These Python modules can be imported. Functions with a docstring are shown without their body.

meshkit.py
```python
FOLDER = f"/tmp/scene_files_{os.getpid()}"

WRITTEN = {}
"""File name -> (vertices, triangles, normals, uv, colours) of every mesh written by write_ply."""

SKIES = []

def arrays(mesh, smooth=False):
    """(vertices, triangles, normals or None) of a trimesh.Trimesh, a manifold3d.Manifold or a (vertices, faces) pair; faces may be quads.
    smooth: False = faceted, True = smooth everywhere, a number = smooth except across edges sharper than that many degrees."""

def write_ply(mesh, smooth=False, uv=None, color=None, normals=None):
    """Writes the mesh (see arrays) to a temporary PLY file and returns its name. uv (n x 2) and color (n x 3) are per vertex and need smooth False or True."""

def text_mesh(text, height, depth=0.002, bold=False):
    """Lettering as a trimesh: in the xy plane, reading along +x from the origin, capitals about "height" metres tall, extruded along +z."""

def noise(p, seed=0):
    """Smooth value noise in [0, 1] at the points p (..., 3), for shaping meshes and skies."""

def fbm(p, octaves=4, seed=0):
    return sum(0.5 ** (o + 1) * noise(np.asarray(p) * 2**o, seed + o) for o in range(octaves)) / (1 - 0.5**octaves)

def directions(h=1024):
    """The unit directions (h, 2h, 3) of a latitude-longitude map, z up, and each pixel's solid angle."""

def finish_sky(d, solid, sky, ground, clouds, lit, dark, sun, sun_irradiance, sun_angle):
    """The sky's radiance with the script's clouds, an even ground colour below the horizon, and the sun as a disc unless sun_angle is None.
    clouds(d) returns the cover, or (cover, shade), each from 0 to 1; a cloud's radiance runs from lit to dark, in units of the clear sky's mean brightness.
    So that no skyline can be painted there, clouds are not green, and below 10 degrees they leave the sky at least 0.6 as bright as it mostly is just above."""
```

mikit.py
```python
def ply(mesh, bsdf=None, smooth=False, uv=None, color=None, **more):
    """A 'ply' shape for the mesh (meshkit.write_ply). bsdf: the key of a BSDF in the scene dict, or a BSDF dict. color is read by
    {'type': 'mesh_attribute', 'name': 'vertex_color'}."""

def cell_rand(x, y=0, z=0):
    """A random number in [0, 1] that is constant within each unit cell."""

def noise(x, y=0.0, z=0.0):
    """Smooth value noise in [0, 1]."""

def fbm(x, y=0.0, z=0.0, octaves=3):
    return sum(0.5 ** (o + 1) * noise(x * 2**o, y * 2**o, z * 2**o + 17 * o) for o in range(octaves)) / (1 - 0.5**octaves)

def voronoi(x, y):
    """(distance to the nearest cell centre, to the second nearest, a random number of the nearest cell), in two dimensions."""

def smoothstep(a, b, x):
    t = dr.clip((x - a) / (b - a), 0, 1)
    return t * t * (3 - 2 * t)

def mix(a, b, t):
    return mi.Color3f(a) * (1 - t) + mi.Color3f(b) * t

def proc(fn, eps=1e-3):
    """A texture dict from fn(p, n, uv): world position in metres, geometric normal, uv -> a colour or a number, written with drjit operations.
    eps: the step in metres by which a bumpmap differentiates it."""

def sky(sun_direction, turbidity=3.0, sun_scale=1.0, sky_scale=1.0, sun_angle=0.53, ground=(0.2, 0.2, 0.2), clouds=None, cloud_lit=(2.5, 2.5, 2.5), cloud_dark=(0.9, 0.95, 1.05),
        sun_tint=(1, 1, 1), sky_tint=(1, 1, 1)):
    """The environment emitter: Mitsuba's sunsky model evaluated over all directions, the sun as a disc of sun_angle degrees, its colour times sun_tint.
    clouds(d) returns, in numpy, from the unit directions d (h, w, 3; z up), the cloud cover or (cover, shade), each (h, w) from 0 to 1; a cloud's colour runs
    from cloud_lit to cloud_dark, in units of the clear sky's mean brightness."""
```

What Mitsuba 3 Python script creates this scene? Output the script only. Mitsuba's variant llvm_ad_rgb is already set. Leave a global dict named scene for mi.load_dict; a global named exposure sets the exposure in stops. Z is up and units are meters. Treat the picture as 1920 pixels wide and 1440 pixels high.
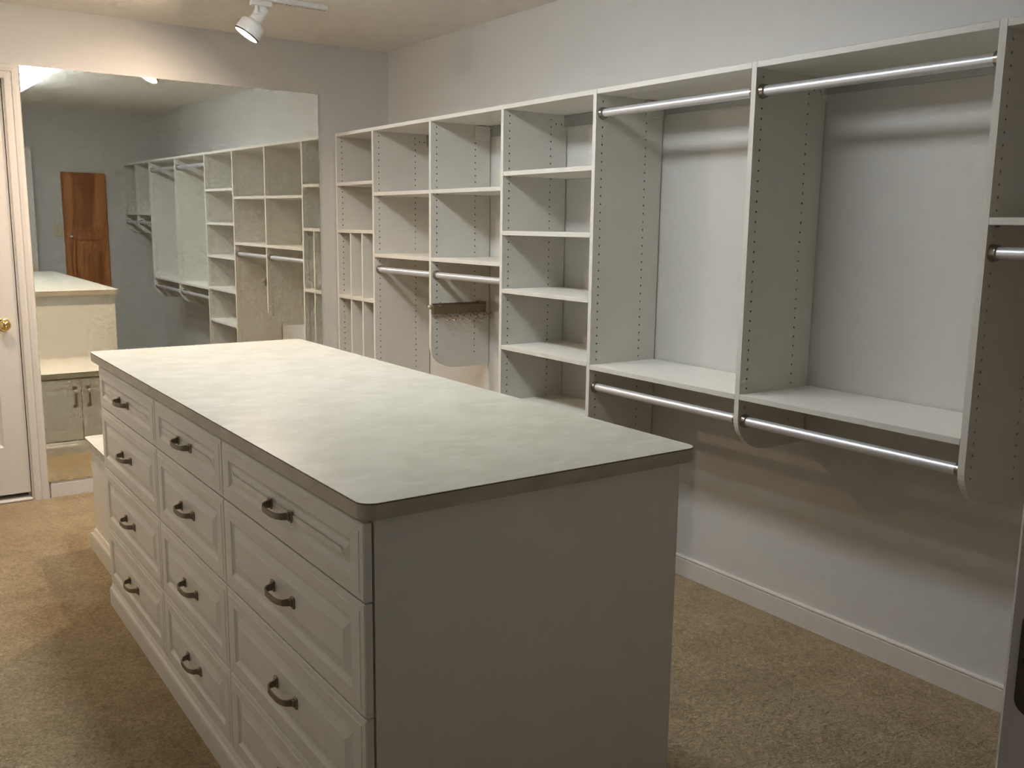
import math
import numpy as np
import trimesh
import drjit as dr
import mitsuba as mi
import mikit
from mikit import proc, noise, fbm, smoothstep, mix
from shapely.geometry import Polygon, box as rect, Point
from shapely import affinity

scene = {'type': 'scene'}
labels = {}

# ------------------------------------------------------------------ camera, lights, exposure
CAM = np.array([-2.7085, -5.1893, 1.4194])
YAW, PITCH, ROLL, FOCAL = (math.radians(35.0871), math.radians(-9.643), math.radians(0.7453), 1748.997)
fwd = np.array([math.sin(YAW) * math.cos(PITCH), math.cos(YAW) * math.cos(PITCH), math.sin(PITCH)])
rgt = np.array([math.cos(YAW), -math.sin(YAW), 0.0])
upv = np.cross(rgt, fwd)
upv = -rgt * math.sin(ROLL) + upv * math.cos(ROLL)
scene['camera'] = {
    'type': 'perspective', 'fov': 2 * math.degrees(math.atan(960 / FOCAL)), 'fov_axis': 'x', 'near_clip': 0.02,
    'to_world': mi.ScalarTransform4f().look_at(origin=CAM.tolist(), target=(CAM + fwd).tolist(), up=upv.tolist()),
}
exposure = 4.38
TUBE_LIGHT = (1.04, 1.11, 1.15)         # radiance of the ceiling fixture's diffuser (cool white)
SPOT_LIGHT = (46.0, 35.4, 26.4)   # radiance of the track lamp's lens (halogen)

# ------------------------------------------------------------------ materials


def rgb(*c):
    return {'type': 'rgb', 'value': list(c)}


def pbr(name, color, rough, metallic=0.0, spec=0.5, bump=None, bump_scale=1.0):
    color = color if isinstance(color, dict) else rgb(*color)
    m = {'type': 'principled', 'base_color': color, 'roughness': rough, 'metallic': metallic, 'specular': spec}
    if bump is not None:
        m = {'type': 'bumpmap', 'arbitrary': bump, 'scale': bump_scale, 'bsdf': m}
    scene[name] = {'type': 'twosided', 'bsdf': m}
    return name


WALL = (0.540, 0.527, 0.503)


def f_wall(p, n, uv):
    a = fbm(p.x * 2.3 + 3, p.y * 2.3, p.z * 2.3, 3)
    return mi.Color3f(*WALL) * (0.975 + 0.05 * a)


def f_wall_bump(p, n, uv):
    return 0.0012 * fbm(p.x * 55, p.y * 55, p.z * 55, 2)


def f_ceiling(p, n, uv):
    a = fbm(p.x * 30 + 9, p.y * 30, 4.0, 3)
    return mi.Color3f(0.60, 0.575, 0.535) * (0.95 + 0.10 * a)


def f_ceiling_bump(p, n, uv):
    return 0.006 * smoothstep(0.35, 0.75, fbm(p.x * 26, p.y * 26, 1.7, 3))


def f_carpet(p, n, uv):
    patch = fbm(p.x * 11, p.y * 11, 0.3, 4)
    tuft = fbm(p.x * 80, p.y * 80, 2.0, 3)
    speck = noise(p.x * 260, p.y * 260, 5.0)
    c = mix((0.238, 0.184, 0.113), (0.280, 0.219, 0.140), smoothstep(0.25, 0.75, patch))
    return c * (0.60 + 0.34 * tuft + 0.46 * speck)


def f_carpet_bump(p, n, uv):
    return 0.004 * noise(p.x * 230, p.y * 230, 1.0) + 0.006 * fbm(p.x * 60, p.y * 60, 7.0, 2)


def f_laminate(p, n, uv):
    a = fbm(p.x * 14 + 1.3, p.y * 17, p.z * 17, 4)
    b = fbm(p.x * 26, p.y * 46 + 5, p.z * 34, 3)
    c = mix((0.400, 0.380, 0.318), (0.430, 0.409, 0.347), smoothstep(0.30, 0.70, a))
    return mix(c, (0.460, 0.440, 0.380), 0.5 * smoothstep(0.56, 0.74, b))


def f_laminate_edge(p, n, uv):
    a = fbm(p.x * 14 + 1.3, p.y * 17, p.z * 17, 4)
    return mix((0.315, 0.285, 0.218), (0.375, 0.342, 0.268), smoothstep(0.30, 0.70, a))


def f_melamine(p, n, uv):
    a = fbm(p.x * 90, p.y * 90, p.z * 9, 2)
    return mi.Color3f(0.585, 0.572, 0.525) * (0.985 + 0.03 * a)


def f_foil(p, n, uv):
    a = fbm(p.y * 7, p.z * 90, p.x * 40, 3)
    return mi.Color3f(0.58, 0.562, 0.505) * (0.97 + 0.06 * a)


def f_door_paint(p, n, uv):
    a = fbm(p.x * 40, p.y * 40, p.z * 3, 2)
    return mi.Color3f(0.56, 0.53, 0.49) * (0.98 + 0.04 * a)


def f_wood(p, n, uv):
    w = fbm(p.x * 9 + 2.0, 0.0, p.z * 1.3, 3)
    g = fbm(p.x * 120 + w * 14, 0.0, p.z * 4.0, 3)
    ring = noise(p.x * 26 + w * 9.0, 0.0, p.z * 1.2)
    c = mix((0.235, 0.075, 0.020), (0.46, 0.185, 0.055), smoothstep(0.25, 0.75, ring * 0.6 + g * 0.4))
    return c


def f_chip(p, n, uv):
    return mix((0.020, 0.014, 0.009), (0.045, 0.032, 0.021), noise(p.x * 500, p.y * 500, p.z * 500))


pbr('m_wall', proc(f_wall), 0.42, spec=0.5, bump=proc(f_wall_bump, 2e-3))
pbr('m_ceiling', proc(f_ceiling), 0.9, spec=0.2, bump=proc(f_ceiling_bump, 2e-3))
pbr('m_carpet', proc(f_carpet), 1.0, spec=0.0, bump=proc(f_carpet_bump, 1e-3))
pbr('m_laminate', proc(f_laminate), 0.30, spec=0.5)
pbr('m_laminate_edge', proc(f_laminate_edge), 0.35, spec=0.5)
pbr('m_seam', (0.035, 0.025, 0.014), 0.6)
pbr('m_melamine', proc(f_melamine), 0.34, spec=0.5)
pbr('m_foil', proc(f_foil), 0.36, spec=0.5)
pbr('m_trim', proc(f_door_paint), 0.35, spec=0.5)
pbr('m_wood', proc(f_wood), 0.42, spec=0.5)
pbr('m_chip', proc(f_chip), 0.95, spec=0.1)
pbr('m_dark', (0.03, 0.028, 0.025), 0.5)
pbr('m_hinge', (0.10, 0.078, 0.040), 0.5, metallic=0.6)
pbr('m_aluminium', (0.70, 0.71, 0.745), 0.36, metallic=0.65)
pbr('m_nickel', (0.34, 0.31, 0.26), 0.24, metallic=1.0)
pbr('m_pewter', (0.25, 0.215, 0.165), 0.42, metallic=1.0)
pbr('m_knob', (0.62, 0.57, 0.46), 0.3, metallic=0.8)
pbr('m_brass', (0.83, 0.62, 0.25), 0.14, metallic=1.0)
pbr('m_bronze', (0.25, 0.21, 0.145), 0.38, metallic=0.9)
pbr('m_plastic', (0.60, 0.58, 0.54), 0.35)
pbr('m_ivory', (0.52, 0.47, 0.33), 0.35)
pbr('m_enamel', (0.62, 0.60, 0.57), 0.35)
pbr('m_rail', (0.42, 0.42, 0.40), 0.4, metallic=0.5)
scene['m_mirror'] = {'type': 'twosided', 'bsdf': {'type': 'conductor', 'material': 'none', 'specular_reflectance': rgb(0.925, 0.935, 0.885)}}

# ------------------------------------------------------------------ mesh helpers


def cbox(x0, x1, y0, y1, z0, z1, b=0.0012):
    """A box with chamfered edges (one convex mesh)."""
    x0, x1 = min(x0, x1), max(x0, x1)
    y0, y1 = min(y0, y1), max(y0, y1)
    z0, z1 = min(z0, z1), max(z0, z1)
    if b <= 0:
        return trimesh.creation.box(bounds=[[x0, y0, z0], [x1, y1, z1]])
    b = min(b, 0.45 * min(x1 - x0, y1 - y0, z1 - z0))
    pts = []
    for sx in (0, 1):
        for sy in (0, 1):
            for sz in (0, 1):
                c = np.array([(x0, x1)[sx], (y0, y1)[sy], (z0, z1)[sz]], float)
                s = np.array([1 - 2 * sx, 1 - 2 * sy, 1 - 2 * sz]) * b
                for k in range(3):
                    q = c + s
                    q[k] = c[k]
                    pts.append(q)
    return trimesh.convex.convex_hull(np.array(pts))


def cat(*m):
    return trimesh.util.concatenate([k for k in m if k is not None])


def extrude(poly, h, z0=0.0):
    geoms = getattr(poly, 'geoms', [poly])
    out = cat(*[trimesh.creation.extrude_polygon(g, h, engine='earcut') for g in geoms])
    out.apply_translation([0, 0, z0])
    return out


def to_axes(mesh, origin, ax, ay, az):
    m = np.eye(4)
    m[:3, 0], m[:3, 1], m[:3, 2], m[:3, 3] = ax, ay, az, origin
    mesh = mesh.copy()
    mesh.apply_transform(m)
    return mesh


def extrude_xz(poly, y0, y1):
    """A polygon in (x, z) made solid between y0 and y1."""
    m = extrude(poly, y1 - y0)
    return to_axes(m, [0, y1, 0], [1, 0, 0], [0, 0, 1], [0, -1, 0])


def frame_to(d):
    d = np.asarray(d, float)
    d = d / np.linalg.norm(d)
    a = np.cross(d, [0, 0, 1.0] if abs(d[2]) < 0.9 else [1.0, 0, 0])
    a /= np.linalg.norm(a)
    return a, np.cross(d, a), d


def lathe(profile, origin, axis, n=32):
    """profile: (r, t) pairs, t along the axis."""
    m = trimesh.creation.revolve(np.array(profile, float), sections=n)
    a, b, d = frame_to(axis)
    return to_axes(m, origin, a, b, d)


def rod(p0, p1, r, n=24):
    p0, p1 = np.asarray(p0, float), np.asarray(p1, float)
    L = np.linalg.norm(p1 - p0)
    return lathe([(0, 0), (r, 0), (r, L), (0, L)], p0, p1 - p0, n)


def wire(points, r, n=8):
    points = np.asarray(points, float)
    parts = [rod(points[i], points[i + 1], r, n) for i in range(len(points) - 1)]
    for q in points:
        s = trimesh.creation.icosphere(subdivisions=1, radius=r)
        s.apply_translation(q)
        parts.append(s)
    return cat(*parts)


def loops_mesh(loops, fill_last=True):
    """Rectangular loops (4 x 3 each), joined one to the next."""
    v, f = [], []
    for k, lp in enumerate(loops):
        v += list(lp)
        if k:
            a, b = 4 * (k - 1), 4 * k
            for i in range(4):
                j = (i + 1) % 4
                f += [[a + i, a + j, b + j], [a + i, b + j, b + i]]
    if fill_last:
        b = 4 * (len(loops) - 1)
        f += [[b, b + 1, b + 2], [b, b + 2, b + 3]]
    return trimesh.Trimesh(np.array(v, float), np.array(f), process=False)


def rloop(u0, v0, u1, v1, d):
    return [(u0, v0, d), (u1, v0, d), (u1, v1, d), (u0, v1, d)]


def panel_front(w, h, t, panels, profile, edge=((0.0, -0.003), (0.004, 0.0))):
    """A joinery front in (u, v) with its face at n = 0: chamfered edge, stiles and rails, and routed panels.
    profile and edge: (inset, height) pairs."""
    loops = [rloop(0, 0, w, h, -t)] + [rloop(i, i, w - i, h - i, d) for i, d in edge]
    out = [loops_mesh(loops, False), loops_mesh([rloop(0, 0, w, h, -t)])]
    e = edge[-1][0]
    face = rect(e, e, w - e, h - e)
    for (u0, v0, u1, v1) in panels:
        face = face.difference(rect(u0, v0, u1, v1))
        out.append(loops_mesh([rloop(u0 + i, v0 + i, u1 - i, v1 - i, d) for i, d in profile]))
    v, f = trimesh.creation.triangulate_polygon(face, engine='earcut')
    out.append(trimesh.Trimesh(np.column_stack([v, np.zeros(len(v))]), f, process=False))
    return cat(*out)


def rounded(x0, y0, x1, y1, r):
    return rect(x0 + r, y0 + r, x1 - r, y1 - r).buffer(r, quad_segs=10)


_used = {}


def numbered(name, parent=''):
    base = (parent + '__' if parent else '') + name
    k = _used.get(base, -1) + 1
    _used[base] = k
    return base if k == 0 else '%s_%03d' % (base, k)


def obj(name, mesh, mat, parent='', smooth=False, label=None, category=None, group=None, kind=None, **more):
    key = numbered(name, parent)
    scene[key] = mikit.ply(mesh, mat, smooth=smooth, **more)
    d = {}
    if label:
        d['label'] = label
    if category:
        d['category'] = category
    if group:
        d['group'] = group
    if kind:
        d['kind'] = kind
    if d:
        labels[key] = d
    return key


def thing(name, label, category, group=None, kind=None):
    key = numbered(name)
    labels[key] = {'label': label, 'category': category}
    if group:
        labels[key]['group'] = group
    if kind:
        labels[key]['kind'] = kind
    return key


def struct(name, mesh, mat, label, category, smooth=False):
    return obj(name, mesh, mat, '', smooth, label, category, None, 'structure')


# ------------------------------------------------------------------ the room
XL, YR, ZC = -3.12, -4.866, 2.4254        # left wall, rear wall, ceiling
WT = 0.115                                 # wall thickness
YH = YR - WT                               # hall side of the rear wall
HALL_Y = -6.4
struct('floor', trimesh.creation.box(bounds=[[XL - WT, HALL_Y - WT, -0.05], [WT, WT, 0.0]]), 'm_carpet', 'mottled beige brown carpet covering the closet floor', 'carpet')
struct('ceiling', trimesh.creation.box(bounds=[[XL - WT, HALL_Y - WT, ZC], [WT, WT, ZC + 0.05]]), 'm_ceiling', 'off white textured ceiling over the closet', 'ceiling')
struct('wall_right', trimesh.creation.box(bounds=[[0, YR - WT, 0], [WT, WT, ZC]]), 'm_wall', 'white painted long wall behind the hanging shelves', 'wall')
struct('wall_left', trimesh.creation.box(bounds=[[XL - WT, HALL_Y, 0], [XL, WT, ZC]]), 'm_wall', 'white painted wall opposite the shelves', 'wall')
DX0, DX1, DZ = -2.846, -2.060, 2.084       # opening of the far door
struct('wall_far', cat(
    trimesh.creation.box(bounds=[[DX1, 0, 0], [0, WT, ZC]]),
    trimesh.creation.box(bounds=[[XL, 0, 0], [DX0, WT, ZC]]),
    trimesh.creation.box(bounds=[[DX0, 0, DZ], [DX1, WT, ZC]]),
    trimesh.creation.box(bounds=[[DX0 - 0.02, WT, 0], [DX1 + 0.02, WT + 0.02, DZ + 0.02]])), 'm_wall', 'white painted end wall carrying the big mirror', 'wall')
EX0, EX1, EZ = -2.735, -1.925, 2.062       # opening of the doorway the picture is taken from
struct('wall_rear', cat(
    trimesh.creation.box(bounds=[[EX1 + 0.018, YH, 0], [0, YR, ZC]]),
    trimesh.creation.box(bounds=[[XL, YH, 0], [EX0 - 0.018, YR, ZC]]),
    trimesh.creation.box(bounds=[[EX0 - 0.018, YH, EZ + 0.018], [EX1 + 0.018, YR, ZC]])), 'm_wall', 'white painted wall with the small brown wooden cabinet on it', 'wall')
struct('wall_hall', cat(
    trimesh.creation.box(bounds=[[XL, HALL_Y - WT, 0], [-1.2, HALL_Y, ZC]]),
    trimesh.creation.box(bounds=[[-1.2, HALL_Y - WT, 0], [-1.2 + WT, YH, ZC]])), 'm_wall', 'plain hallway walls beyond the doorway', 'wall')


def baseboard(name, p0, p1, inward, label):
    """A baseboard with a small bead along its top; p0 to p1 on the floor line, inward = normal into the room."""
    prof = Polygon([(0, 0), (0.0135, 0), (0.0135, 0.070), (0.0125, 0.0722), (0.0085, 0.0722), (0.0085, 0.0744), (0.0115, 0.0744), (0.0125, 0.077),
                    (0.0115, 0.081), (0.007, 0.0842), (0, 0.0842)])
    p0, p1 = np.array([*p0, 0.0]), np.array([*p1, 0.0])
    L = np.linalg.norm(p1 - p0)
    m = extrude(prof, L)
    n = np.array([*inward, 0.0])
    m = to_axes(m, p0, n, [0, 0, 1], (p1 - p0) / L)
    struct(name, m, 'm_trim', label, 'baseboard')


baseboard('baseboard_right', (0, -4.82), (0, -0.014), (-1, 0), 'white baseboard with a grooved top along the shelf wall')
baseboard('baseboard_far', (-1.975, 0), (-0.0005, 0), (0, -1), 'white baseboard under the big mirror')
baseboard('baseboard_left', (XL, -4.82), (XL, -0.03), (1, 0), 'white baseboard along the wall opposite the shelves')
baseboard('baseboard_rear', (-1.87, YR), (-0.0145, YR), (0, 1), 'white baseboard along the wall with the wooden cabinet')

# casings
def casing_profile():
    return Polygon([(0, 0), (0, 0.012), (0.004, 0.016), (0.022, 0.0185), (0.026, 0.0185), (0.029, 0.015), (0.033, 0.015), (0.037, 0.021), (0.052, 0.0245),
                    (0.064, 0.0245), (0.069, 0.020), (0.070, 0.0)])


def casing(opening, y, out, top):
    """Moulded casing around an opening (x0, x1) on the plane y, its face turned to out (+1 / -1 along y)."""
    x0, x1 = opening
    leg = lambda x, sx: to_axes(extrude(casing_profile(), top + 0.070), [x, y, 0], [sx, 0, 0], [0, out, 0], [0, 0, 1])
    head = to_axes(extrude(casing_profile(), x1 - x0 + 0.14), [x0 - 0.07, y, top], [0, 0, 1], [0, out, 0], [1, 0, 0])
    return leg(x0, -1), leg(x1, 1), head


t1 = thing('trim_1', 'white moulded casing around the closed white door', 'door casing', kind='structure')
l, r, h = casing((DX0 + 0.006, DX1 + 0.006), 0.0, -1, DZ - 0.006)
obj('leg', l, 'm_trim', t1); obj('leg', r, 'm_trim', t1); obj('head', h, 'm_trim', t1)
obj('threshold', cbox(DX0, DX1, -0.012, 0.075, 0.0, 0.014, 0.004), 'm_trim', t1)
obj('jamb', cat(cbox(DX1 - 0.0005, DX1 + 0.012, 0.0, WT, 0, DZ), cbox(DX0 - 0.012, DX0 + 0.0005, 0.0, WT, 0, DZ), cbox(DX0, DX1, 0, WT, DZ - 0.0005, DZ + 0.012),
                cbox(DX1 - 0.012, DX1, 0.047, 0.062, 0, DZ), cbox(DX0, DX0 + 0.012, 0.047, 0.062, 0, DZ)), 'm_trim', t1)
obj('strike_plate', cbox(DX1 - 0.0042, DX1 + 0.0015, 0.001, 0.012, 0.93, 0.995, 0.0005), 'm_pewter', t1)

t2 = thing('trim_2', 'white jamb and flat casing of the open doorway in the wall facing the mirror', 'door casing', kind='structure')
obj('jamb', cbox(EX1, EX1 + 0.018, YH - 0.001, YR + 0.001, 0, EZ + 0.018), 'm_trim', t2)
obj('jamb', cbox(EX0 - 0.018, EX0, YH - 0.001, YR + 0.001, 0, EZ + 0.018), 'm_trim', t2)
obj('head_jamb', cbox(EX0, EX1, YH - 0.001, YR + 0.001, EZ, EZ + 0.018), 'm_trim', t2)
obj('stop', cbox(EX1 - 0.011, EX1, YR - 0.080, YR - 0.048, 0, EZ, 0.002), 'm_trim', t2)
obj('leg', cbox(EX1 + 0.006, EX1 + 0.066, YR, YR + 0.012, 0, EZ + 0.066, 0.003), 'm_trim', t2)
obj('leg', cbox(EX0 - 0.066, EX0 - 0.006, YR, YR + 0.012, 0, EZ + 0.066, 0.003), 'm_trim', t2)
obj('head', cbox(EX0 - 0.006, EX1 + 0.006, YR, YR + 0.012, EZ + 0.006, EZ + 0.066, 0.003), 'm_trim', t2)


def knob(origin, axis, mat, parent, name='knob'):
    prof = [(0, 0), (0.031, 0), (0.031, 0.004), (0.027, 0.007), (0.014, 0.009), (0.011, 0.014), (0.011, 0.030), (0.018, 0.034), (0.0245, 0.041), (0.0275, 0.050),
            (0.0255, 0.059), (0.018, 0.066), (0.008, 0.069), (0, 0.0695)]
    return obj(name, lathe(prof, origin, axis, 36), mat, parent, smooth=40)


SIX = lambda w, h: [(0.105, 0.245, w / 2 - 0.05, 0.79), (w / 2 + 0.05, 0.245, w - 0.105, 0.79), (0.105, 0.95, w / 2 - 0.05, 1.56), (w / 2 + 0.05, 0.95, w - 0.105, 1.56),
                    (0.105, 1.67, w / 2 - 0.05, h - 0.12), (w / 2 + 0.05, 1.67, w - 0.105, h - 0.12)]
DOOR_PROFILE = [(0, 0), (0.006, -0.004), (0.014, -0.009), (0.020, -0.009), (0.045, -0.002), (0.048, -0.002)]
d1 = thing('door_1', 'closed white panelled door with a brass knob beside the mirror', 'door', kind='structure')
w, h = DX1 - DX0 - 0.008, DZ - 0.045
leaf = to_axes(panel_front(w, h, 0.035, SIX(w, h), DOOR_PROFILE, ((0, -0.002), (0.002, 0))), [DX0 + 0.004, 0.008, 0.040], [1, 0, 0], [0, 0, 1], [0, -1, 0])
obj('leaf', leaf, 'm_trim', d1)
knob([-2.131, 0.008, 0.905], [0, -1, 0], 'm_brass', d1)

d2 = thing('door_2', 'open white door with a dark hinge on its edge at the right border of the photo', 'door', kind='structure')
hx, hy = -1.893, -4.8045
dirx = np.array([-1.209 - hx, -4.600 - hy, 0.0]); Ld = np.linalg.norm(dirx); dirx /= Ld
nrm = np.array([-dirx[1], dirx[0], 0.0])           # faces the room
leaf = to_axes(panel_front(Ld, 2.02, 0.035, SIX(Ld, 2.02), DOOR_PROFILE, ((0, -0.002), (0.002, 0))), [hx, hy, 0.018], dirx, [0, 0, 1], nrm)
obj('leaf', leaf, 'm_trim', d2)
kb = np.array([hx, hy, 0.918]) + dirx * (Ld - 0.065)
knob(kb, nrm, 'm_brass', d2)
knob(kb - nrm * 0.035, -nrm, 'm_brass', d2)
for zc in (0.25, 1.045, 1.86):
    plate = extrude(rounded(0, 0, 0.040, 0.1016, 0.016).intersection(rect(0, 0, 0.025, 0.1016)), 0.0022)
    hinge = obj('hinge', cat(to_axes(plate, np.array([hx, hy, zc - 0.0508]) - nrm * 0.0095, -nrm, [0, 0, 1], -dirx),
                             rod(np.array([hx, hy, zc - 0.0445]) - nrm * 0.041 - dirx * 0.006, np.array([hx, hy, zc + 0.0445]) - nrm * 0.041 - dirx * 0.006, 0.0062, 16)),
                'm_hinge', d2, label='dark bronze hinge with rounded corners')
    for dn, dz in ((0.014, 0.030), (0.0065, 0.0), (0.014, -0.030)):
        obj('screw', lathe([(0, 0.0), (0.0042, 0.0), (0.0036, 0.0010), (0.0015, 0.0005), (0, 0.0005)], np.array([hx, hy, zc + dz]) - nrm * (0.0095 + dn) - dirx * 0.0021, -dirx, 12), 'm_dark', hinge)

# ------------------------------------------------------------------ hanging closet system on the right wall
D, T, XB = 0.354, 0.019, -0.0065
PY = [-0.0217, -0.4921, -1.1126, -1.7386, -2.3608, -3.1321, -3.9107, -4.3786, -4.8535]
ZT = 1.9328
PB = [0.10, 0.10, 0.695, 0.10, 0.10, 0.680, 0.680, 1.257, 1.257]      # lower ends of the uprights
HZ0 = 1.889


def upright_outline(zb):
    """Side view (x, z) of an upright: curved lower front corner on the short ones, notch for the rail at the top back."""
    pts = [(XB, zb)]
    if zb > 0.3:
        a, b = 0.150, 0.118
        for k in range(13):
            t = math.pi / 2 * k / 12
            pts.append((-D + a - a * math.sin(t), zb + b - b * math.cos(t)))
    else:
        pts.append((-D, zb))
    pts += [(-D, ZT), (-0.022, ZT), (-0.022, 1.852), (-0.018, 1.845), (XB, 1.845)]
    return Polygon(pts)


closet = thing('closet_organizer', 'white melamine closet system of uprights and shelves hung along the right wall', 'closet shelving')
for i, y in enumerate(PY):
    out = upright_outline(PB[i])
    inner = out.buffer(-0.004)
    holes = []
    k = 0
    while HZ0 - 0.032 * k > PB[i] + 0.05:
        z = HZ0 - 0.032 * k
        for xh in (-D + 0.0337, -D + 0.2592):
            q = Point(xh, z).buffer(0.0038, quad_segs=3)
            if out.buffer(-0.012).contains(q):
                holes.append(q)
        k += 1
    for xh in (-D + 0.287, -D + 0.318):
        holes.append(Point(xh, HZ0 - 0.018).buffer(0.0038, quad_segs=3))
    skin = out
    for q in holes:
        skin = skin.difference(q)
    ring = out.difference(inner)
    m = cat(extrude_xz(skin, y - T / 2, y - T / 2 + 0.003), extrude_xz(skin, y + T / 2 - 0.003, y + T / 2), extrude_xz(ring, y - T / 2 + 0.003, y + T / 2 - 0.003))
    up = obj('upright', m, 'm_melamine', closet)
    obj('core', extrude_xz(inner, y - T / 2 + 0.0031, y + T / 2 - 0.0031), 'm_chip', up, label='brown particleboard core showing in the shelf pin holes')

pins = []


def shelf(i, z, front=0.0, pin=True):
    y1, y0 = PY[i] - T / 2, PY[i + 1] + T / 2
    obj('shelf', cbox(-D + front, XB, y0 + 0.0003, y1 - 0.0003, z - T, z, 0.0012), 'm_melamine', closet)
    if pin:
        for xh in (-D + 0.0337, -D + 0.2592):
            for yy, s in ((y1, -1), (y0, 1)):
                pins.append(rod([xh, yy, z - T - 0.0035], [xh, yy + s * 0.011, z - T - 0.0035], 0.003, 10))


for i in range(8):
    shelf(i, ZT, 0.0, False)
for z in (1.6532, 1.3838, 1.001, 0.617, 0.120):
    shelf(0, z)
for i in (1, 2):
    for z in (1.5881, 1.2569):
        shelf(i, z)
for z in (1.651, 1.3954, 1.141, 0.8884, 0.6326, 0.377, 0.121):
    shelf(3, z)
shelf(4, 0.8783); shelf(5, 0.8800)
shelf(6, 1.455); shelf(7, 1.455)
for z0, z1 in ((1.001, 1.3838 - T), (0.617, 1.001 - T)):
    for y in (-0.189, -0.339):
        obj('divider', cbox(-D + 0.004, XB, y - 0.0075, y + 0.0075, z0 + 0.0003, z1 - 0.0003, 0.001), 'm_melamine', closet)
obj('rail', cat(cbox(-0.0055, -0.0005, -4.842, -0.012, 1.862, 1.910, 0.001), cbox(-0.0125, -0.0005, -4.842, -0.012, 1.902, 1.912, 0.001)), 'm_rail', closet, label='grey metal wall rail under the top shelf')
for i in (2, 4):
    y = PY[i] - T / 2
    obj('rail_cover', cat(cbox(-0.098, -0.012, y - 0.011, y - 0.0002, 1.848, 1.9105, 0.002), cbox(-0.030, -0.016, y - 0.014, y - 0.0002, 1.838, 1.850, 0.002)), 'm_plastic', closet, label='small white plastic cover over the rail hanger')
obj('shelf_pins', cat(*pins), 'm_nickel', closet, smooth=30, kind='stuff')

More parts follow.
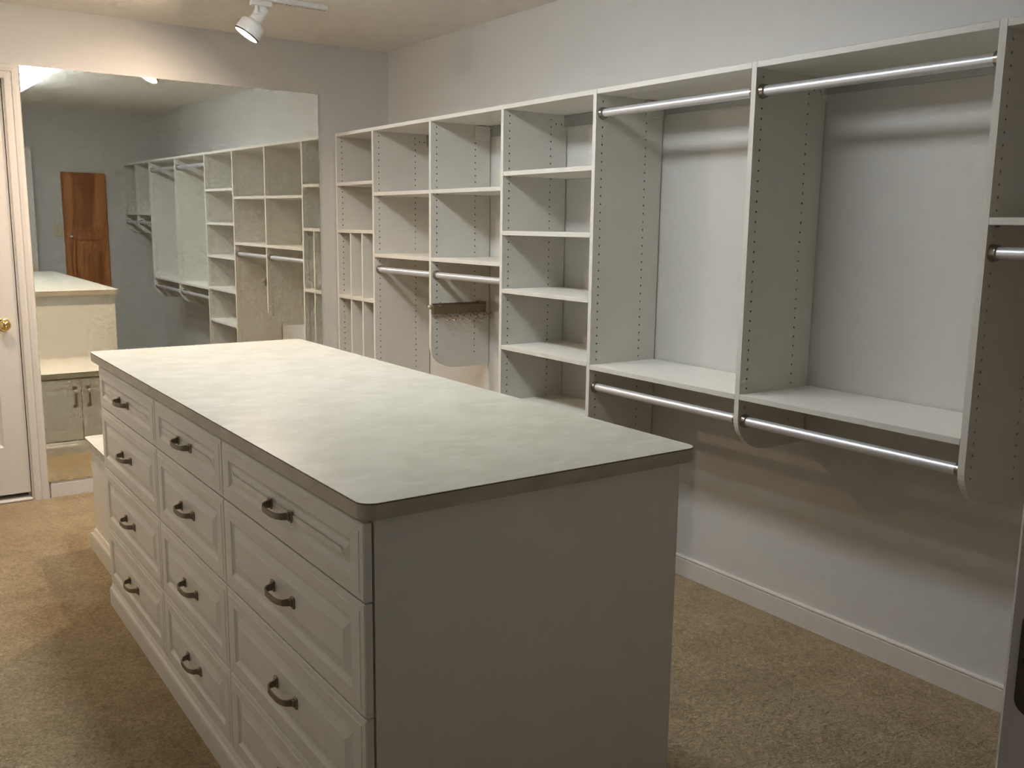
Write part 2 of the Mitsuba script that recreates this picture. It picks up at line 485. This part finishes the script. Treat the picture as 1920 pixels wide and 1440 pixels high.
RODX, RODR = -0.3235, 0.0158
ROD_INFO = [
    (1, 1.170, 'silver closet rod under the second shelf of the bay right of the narrow cubbies'),
    (2, 1.170, 'silver closet rod above the belt rack, beside the six-shelf tower'),
    (4, 1.845, 'silver closet rod at the top of the hanging bay next to the shelf tower'),
    (4, 0.788, 'silver closet rod under the low shelf of the hanging bay next to the shelf tower'),
    (5, 1.845, 'silver closet rod at the top of the hanging bay farther right'),
    (5, 0.788, 'silver closet rod under the low shelf of the hanging bay farther right'),
    (6, 1.366, 'silver closet rod cut by the right edge of the photo, under a short shelf'),
    (7, 1.366, 'closet rod at the far left end of the shelves in the mirror'),
]
for i, z, lab in ROD_INFO:
    y1, y0 = PY[i] - T / 2, PY[i + 1] + T / 2
    k = thing('closet_rod', lab, 'closet rod', 'silver closet rods')
    obj('tube', rod([RODX, y0 + 0.003, z], [RODX, y1 - 0.003, z], RODR, 36), 'm_aluminium', k, smooth=40)
    for yy, s in ((y1, -1), (y0, 1)):
        prof = [(0.0, 0.0), (0.0225, 0.0), (0.0225, 0.004), (0.0205, 0.009), (0.0205, 0.0155), (0.0190, 0.0165), (0.0168, 0.0165), (0.0168, 0.006), (0, 0.006)]
        obj('flange', lathe(prof, [RODX, yy + s * 0.0004, z], [0, s, 0], 32), 'm_nickel', k, smooth=30)

# belt rack on the middle upright
br = thing('belt_rack', 'bronze pull-out belt rack with two rows of small hooks under a rod', 'belt rack')
yb = PY[2] - T / 2
obj('track', cat(cbox(-0.352, -0.030, yb - 0.012, yb - 0.0002, 0.998, 1.028, 0.0015), cbox(-0.310, -0.304, yb - 0.018, yb - 0.010, 1.018, 1.034, 0.001),
                 cbox(-0.085, -0.060, yb - 0.018, yb - 0.010, 1.016, 1.034, 0.001)), 'm_bronze', br)
obj('slide', cbox(-0.358, -0.050, yb - 0.030, yb - 0.012, 0.975, 1.022, 0.002), 'm_bronze', br)
for xs in (-0.318, -0.075):
    obj('screw', lathe([(0, 0), (0.006, 0), (0.006, 0.002), (0.004, 0.004), (0, 0.004)], [xs, yb - 0.029, 1.016], [0, -1, 0.3], 16), 'm_nickel', br, smooth=30)
obj('knob', lathe([(0, 0), (0.004, 0), (0.004, 0.006), (0.0095, 0.010), (0.012, 0.016), (0.0095, 0.023), (0.004, 0.026), (0, 0.0265)], [-0.356, yb - 0.020, 1.012], [-1, 0, 0], 24), 'm_knob', br, smooth=40)
for row, (yo, zo) in enumerate(((0.022, 0.978), (0.030, 0.985))):
    for k in range(7):
        x = -0.302 + 0.0405 * k + (0.020 if row else 0.0)
        y = yb - yo - (0.0 if row else 0.014)
        pts = [(x, y, zo + 0.006), (x, y - 0.002, zo - 0.022), (x + 0.004, y - 0.010, zo - 0.031), (x + 0.012, y - 0.026, zo - 0.034), (x + 0.016, y - 0.034, zo - 0.024)]
        if row:
            pts = [(a, b + 0.016, c + 0.014) for a, b, c in pts]
        obj('hook', wire(pts, 0.0027, 8), 'm_bronze', br, smooth=40)

# ------------------------------------------------------------------ mirror on the far wall
MX0, MX1, MZ0, MZ1 = -1.9846, -0.4562, 0.0850, 2.1444
mf = lambda x, z: 0.0092 * x - 0.0042 * (z - 1.0) - 0.0035
front = [(MX0, mf(MX0, MZ0), MZ0), (MX1, mf(MX1, MZ0), MZ0), (MX1, mf(MX1, MZ1), MZ1), (MX0, mf(MX0, MZ1), MZ1)]
back = [(x, -0.0004, z) for x, y, z in front]
mm = loops_mesh([back, front])
obj('wall_mirror', mm, 'm_mirror', '', False, 'large frameless mirror on the end wall beside the white door', 'mirror')

# ------------------------------------------------------------------ dresser island
IX0, IX1, IY0, IY1, IZ, ITH = -2.034, -1.2245, -3.7926, -1.5404, 0.946, 0.031
CX0, CX1, CY0, CY1 = -1.9995, -1.2510, -3.7655, -1.575
isl = thing('dresser_island', 'white island dresser with three columns of panelled drawers in the room centre', 'dresser')
obj('carcass', cat(cbox(CX0, CX1, CY0, CY1, 0.0, IZ - ITH - 0.0004, 0.0012)), 'm_melamine', isl)
FX = -2.0225                                                     # face of the drawer fronts
cols = [(-1.618, -2.3750), (-2.3750, -2.9920), (-2.9920, -3.7645)]
rows = [(0.9030, 0.7540), (0.7540, 0.5320), (0.5320, 0.3060), (0.3060, 0.0890)]
DRAWER_PROFILE = [(0, 0), (0.004, -0.0032), (0.009, -0.0058), (0.013, -0.0064), (0.036, -0.0007), (0.0375, 0.0), (0.039, 0.0)]
DRAWER_EDGE = ((0.0, -0.0045), (0.0025, -0.0022), (0.015, -0.0012), (0.0165, 0.0))


def pull(length=0.112):
    """An arched bar pull on two square feet, in (along, across, out)."""
    n = 22
    s = np.linspace(-1, 1, n)
    out = 0.004 + 0.026 * np.sqrt(np.clip(1 - np.abs(s) ** 3.2, 0, 1)) ** 0.9
    a = s * (length / 2 - 0.004)
    wid = 0.0058 + 0.0022 * np.abs(s) ** 6
    v, f = [], []
    for k in range(n):
        t = np.array([a[min(k + 1, n - 1)] - a[max(k - 1, 0)], out[min(k + 1, n - 1)] - out[max(k - 1, 0)]])
        t /= np.linalg.norm(t)
        nx, no = -t[1], t[0]
        for sa, so in ((-1, 1), (1, 1), (1, -1), (-1, -1)):
            v.append((a[k] + nx * so * 0.0018, sa * wid[k], out[k] + no * so * 0.0018))
        if k:
            p, q = 4 * (k - 1), 4 * k
            for i in range(4):
                j = (i + 1) % 4
                f += [[p + i, p + j, q + j], [p + i, q + j, q + i]]
    f += [[0, 1, 2], [0, 2, 3], [4 * n - 4, 4 * n - 2, 4 * n - 3], [4 * n - 4, 4 * n - 1, 4 * n - 2]]
    strap = trimesh.Trimesh(np.array(v), np.array(f), process=False)
    feet = [cbox(c - 0.009, c + 0.009, -0.0125, 0.0125, 0.0, 0.0045, 0.0015) for c in (-length / 2, length / 2)]
    stems = [cbox(c - 0.0045, c + 0.0045, -0.0075, 0.0075, 0.0035, 0.0085, 0.001) for c in (-length / 2, length / 2)]
    return cat(strap, *feet, *stems)


PULL = pull()
for (ya, yb_) in cols:
    for (za, zb) in rows:
        w, h = abs(yb_ - ya) - 0.003, za - zb - 0.003
        m = panel_front(w, h, 0.0185, [(0.050, 0.040, w - 0.050, h - 0.040)], DRAWER_PROFILE, DRAWER_EDGE)
        m = to_axes(m, [FX, ya - 0.0015, zb + 0.0015], [0, -1, 0], [0, 0, 1], [-1, 0, 0])
        dk = obj('drawer', m, 'm_foil', isl)
        obj('handle', to_axes(PULL, [FX, (ya + yb_) / 2, (za + zb) / 2], [0, -1, 0], [0, 0, 1], [-1, 0, 0]), 'm_pewter', dk, smooth=35, label='pewter bar pull')


def base_moulding(p0, p1, outward, hgt=0.087, dep=0.018):
    prof = Polygon([(0, 0), (dep, 0), (dep, hgt - 0.030), (dep - 0.002, hgt - 0.022), (dep - 0.007, hgt - 0.016), (dep - 0.010, hgt - 0.007), (dep - 0.014, hgt), (0, hgt)])
    p0, p1 = np.array([*p0, 0.0]), np.array([*p1, 0.0])
    L = np.linalg.norm(p1 - p0)
    return to_axes(extrude(prof, L), p0, [*outward, 0.0], [0, 0, 1], (p1 - p0) / L)


obj('base_moulding', cat(base_moulding((CX0 - 0.0115, CY1 - 0.045), (CX0 - 0.0115, CY0 - 0.001), (-1, 0)),
                         cbox(CX0 - 0.012, CX0 + 0.001, CY0, CY1 - 0.045, 0, 0.085, 0.0005)), 'm_foil', isl)
top = rounded(IX0, IY0, IX1, IY1, 0.030)
iw = thing('island_worktop', 'mottled beige laminate worktop with rounded corners on top of the island', 'worktop')
obj('slab', extrude(top, ITH, IZ - ITH), 'm_laminate', iw, smooth=30)
obj('edge_band', extrude(top.buffer(0.0003, quad_segs=10).difference(top.buffer(-0.004)), ITH - 0.0028, IZ - ITH - 0.0001), 'm_laminate_edge', iw, smooth=30, label='darker laminate edge band')
obj('seam', extrude(top.buffer(0.0005, quad_segs=10).difference(top.buffer(-0.004)), 0.0015, IZ - 0.0029), 'm_seam', iw, smooth=30, label='dark line of the laminate seam along the worktop edge')

# low bench at the island's far end
bn = thing('bench_cabinet', 'low white two-door cabinet at the island end facing the mirror', 'cabinet')
BX0, BX1, BY0, BY1 = -1.9450, -1.2950, -1.5745, -0.9640
BZ = 0.500
obj('carcass', cbox(BX0, BX1, BY0, BY1, 0.0, BZ - ITH - 0.0004, 0.0012), 'm_melamine', bn)
for (xa, xb, hx_) in ((BX0 + 0.003, -1.6200, -1.6570), (-1.6200, BX1 - 0.003, -1.5800)):
    w, h = xb - xa - 0.003, 0.458 - 0.078
    m = panel_front(w, h, 0.0185, [(0.055, 0.055, w - 0.055, h - 0.055)], DRAWER_PROFILE, DRAWER_EDGE)
    m = to_axes(m, [xb - 0.0015, BY1 + 0.0195, 0.078], [-1, 0, 0], [0, 0, 1], [0, 1, 0])
    dk = obj('door', m, 'm_foil', bn)
    obj('handle', to_axes(PULL, [hx_, BY1 + 0.0195, 0.346], [0, 0, 1], [1, 0, 0], [0, 1, 0]), 'm_pewter', dk, smooth=35, label='pewter bar pull')
obj('base_moulding', cat(base_moulding((BX0 + 0.002, BY1), (BX0 + 0.002, BY0), (-1, 0), 0.098, 0.020), base_moulding((BX1, BY1), (BX0 - 0.018, BY1), (0, 1), 0.074, 0.036)), 'm_foil', bn)
btop = rounded(BX0 - 0.018, BY0 - 0.06, BX1 + 0.018, BY1 + 0.040, 0.030).intersection(rect(-3, BY0 + 0.0002, 0, 0))
bw = thing('bench_worktop', 'beige laminate top on the low two-door cabinet', 'worktop')
obj('slab', extrude(btop, ITH, BZ - ITH), 'm_laminate', bw, smooth=30)
obj('edge_band', extrude(btop.buffer(0.0003, quad_segs=10).difference(btop.buffer(-0.004)).intersection(rect(-3, BY0 + 0.0004, 0, 0)), ITH - 0.0028, BZ - ITH - 0.0001), 'm_laminate_edge', bw, smooth=30, label='darker laminate edge band')
obj('seam', extrude(btop.buffer(0.0005, quad_segs=10).difference(btop.buffer(-0.004)).intersection(rect(-3, BY0 + 0.0004, 0, 0)), 0.0015, BZ - 0.0029), 'm_seam', bw, smooth=30)

# ------------------------------------------------------------------ rear wall: wooden ironing cabinet, light switch
ic = thing('wooden_wall_cabinet', 'narrow brown wooden two-panel cabinet door on the wall in the mirror', 'cabinet')
W0, W1, WZ0, WZ1 = -0.923, -0.519, 0.42, 1.832
obj('frame', cat(cbox(W0, W1, YR + 0.0002, YR + 0.016, WZ0, WZ1, 0.002)), 'm_wood', ic)
w, h = W1 - W0 - 0.016, WZ1 - WZ0 - 0.016
mid = 1.220 - WZ0 - 0.008
m = panel_front(w, h, 0.019, [(0.082, 0.095, w - 0.082, mid - 0.034), (0.082, mid + 0.034, w - 0.082, h - 0.095)], [(0, 0), (0.002, -0.009), (0.010, -0.011), (0.014, -0.009), (0.016, -0.009)], ((0, -0.002), (0.002, 0)))
dk = obj('door', to_axes(m, [W1 - 0.008, YR + 0.0352, WZ0 + 0.008], [-1, 0, 0], [0, 0, 1], [0, 1, 0]), 'm_wood', ic)
obj('knob', lathe([(0, 0), (0.006, 0), (0.006, 0.010), (0.012, 0.014), (0.0145, 0.021), (0.011, 0.028), (0, 0.030)], [-0.866, YR + 0.0352, 1.219], [0, 1, 0], 24), 'm_aluminium', dk, smooth=40)
sw = thing('light_switch', 'ivory light switch plate beside the brown wooden cabinet in the mirror', 'light switch')
obj('plate', cbox(-1.010, -0.934, YR + 0.0002, YR + 0.007, 1.218, 1.333, 0.004), 'm_ivory', sw)
obj('toggle', cbox(-0.978, -0.966, YR + 0.006, YR + 0.018, 1.268, 1.286, 0.002), 'm_ivory', sw)

# ------------------------------------------------------------------ ceiling fixture
cf = thing('ceiling_light', 'bright white fluorescent ceiling light, its corner seen in the mirror', 'ceiling light')
LX, LY0, LY1 = -1.588, -3.150, -1.330
obj('housing', cbox(LX - 0.144, LX + 0.144, LY0, LY1, ZC - 0.024, ZC - 0.0003, 0.002), 'm_enamel', cf)
arc = [(LX + 0.136 * math.cos(t), ZC - 0.024 - 0.058 * math.sin(t) ** 0.8) for t in np.linspace(0, math.pi, 25)]
arc = [(x, min(z, ZC - 0.0242)) for x, z in arc]
dif = extrude_xz(Polygon(arc), LY0 + 0.001, LY1 - 0.001)
obj('diffuser', dif, 'm_enamel', cf, smooth=40, label='glowing white wraparound diffuser', emitter={'type': 'area', 'radiance': rgb(*TUBE_LIGHT)})
for ya, yb_ in ((LY0 - 0.004, LY0 + 0.0008), (LY1 - 0.0008, LY1 + 0.004)):
    obj('end_trim', cbox(LX - 0.144, LX + 0.144, ya, yb_, ZC - 0.032, ZC - 0.0003, 0.001), 'm_enamel', cf)

# ------------------------------------------------------------------ track lamp
tl = thing('track_light', 'white track spotlight hanging from a ceiling track before the end wall', 'track light')
TY = -0.897
obj('track', cat(cbox(-2.70, -0.786, TY - 0.0175, TY - 0.0055, ZC - 0.021, ZC - 0.0004, 0.001), cbox(-2.70, -0.786, TY + 0.0025, TY + 0.0175, ZC - 0.021, ZC - 0.0004, 0.001),
                 cbox(-2.70, -0.786, TY - 0.0175, TY + 0.0175, ZC - 0.009, ZC - 0.0004, 0.001)), 'm_enamel', tl)
obj('slot', cbox(-2.695, -0.788, TY + 0.0095, TY + 0.0140, ZC - 0.0214, ZC - 0.0195, 0.0), 'm_dark', tl, label='dark slot along the track')


def track_head(center, axis, radiance, depth):
    axis = np.array(axis, float)
    axis /= np.linalg.norm(axis)
    center = np.array(center, float)
    neck = center - axis * 0.105
    hd = obj('head', cat(cbox(neck[0] - 0.048, neck[0] + 0.048, TY - 0.016, TY + 0.016, ZC - 0.046, ZC - 0.0214, 0.003),
                         rod([neck[0] - 0.02, TY + 0.002, ZC - 0.046], [neck[0] - 0.02, TY + 0.002, ZC - 0.074], 0.008, 16),
                         cbox(neck[0] - 0.027, neck[0] + 0.012, TY - 0.004, neck[1] + 0.004, ZC - 0.082, ZC - 0.068, 0.002)), 'm_enamel', tl)
    obj('shade', lathe([(0.0, 0.150), (0.024, 0.150), (0.030, 0.144), (0.031, 0.078), (0.036, 0.070), (0.050, 0.062), (0.0565, 0.052), (0.0585, 0.0), (0.0565, 0.0),
                        (0.0545, 0.050), (0.030, 0.066), (0.0, 0.068)], center, -axis, 40), 'm_enamel', hd, smooth=35)
    obj('rim', lathe([(0.0585, -0.002), (0.0595, 0.0), (0.0595, 0.004), (0.0575, 0.004), (0.0545, 0.0), (0.0545, -0.002)], center, -axis, 40), 'm_dark', hd, smooth=30)
    obj('bulb', lathe([(0.0, -0.005), (0.020, -0.0038), (0.036, 0.000), (0.046, 0.005), (0.050, 0.010), (0.0, 0.012)], center - axis * depth, -axis, 40), 'm_enamel', hd, smooth=35,
        label='lit halogen bulb face', emitter={'type': 'area', 'radiance': rgb(*radiance)})


track_head((-1.160, -0.851, 2.258), (-0.527, 0.156, -0.836), SPOT_LIGHT, 0.003)
track_head((-2.420, -0.851, 2.258), (0.52, 0.06, -0.85), SPOT_LIGHT, 0.030)
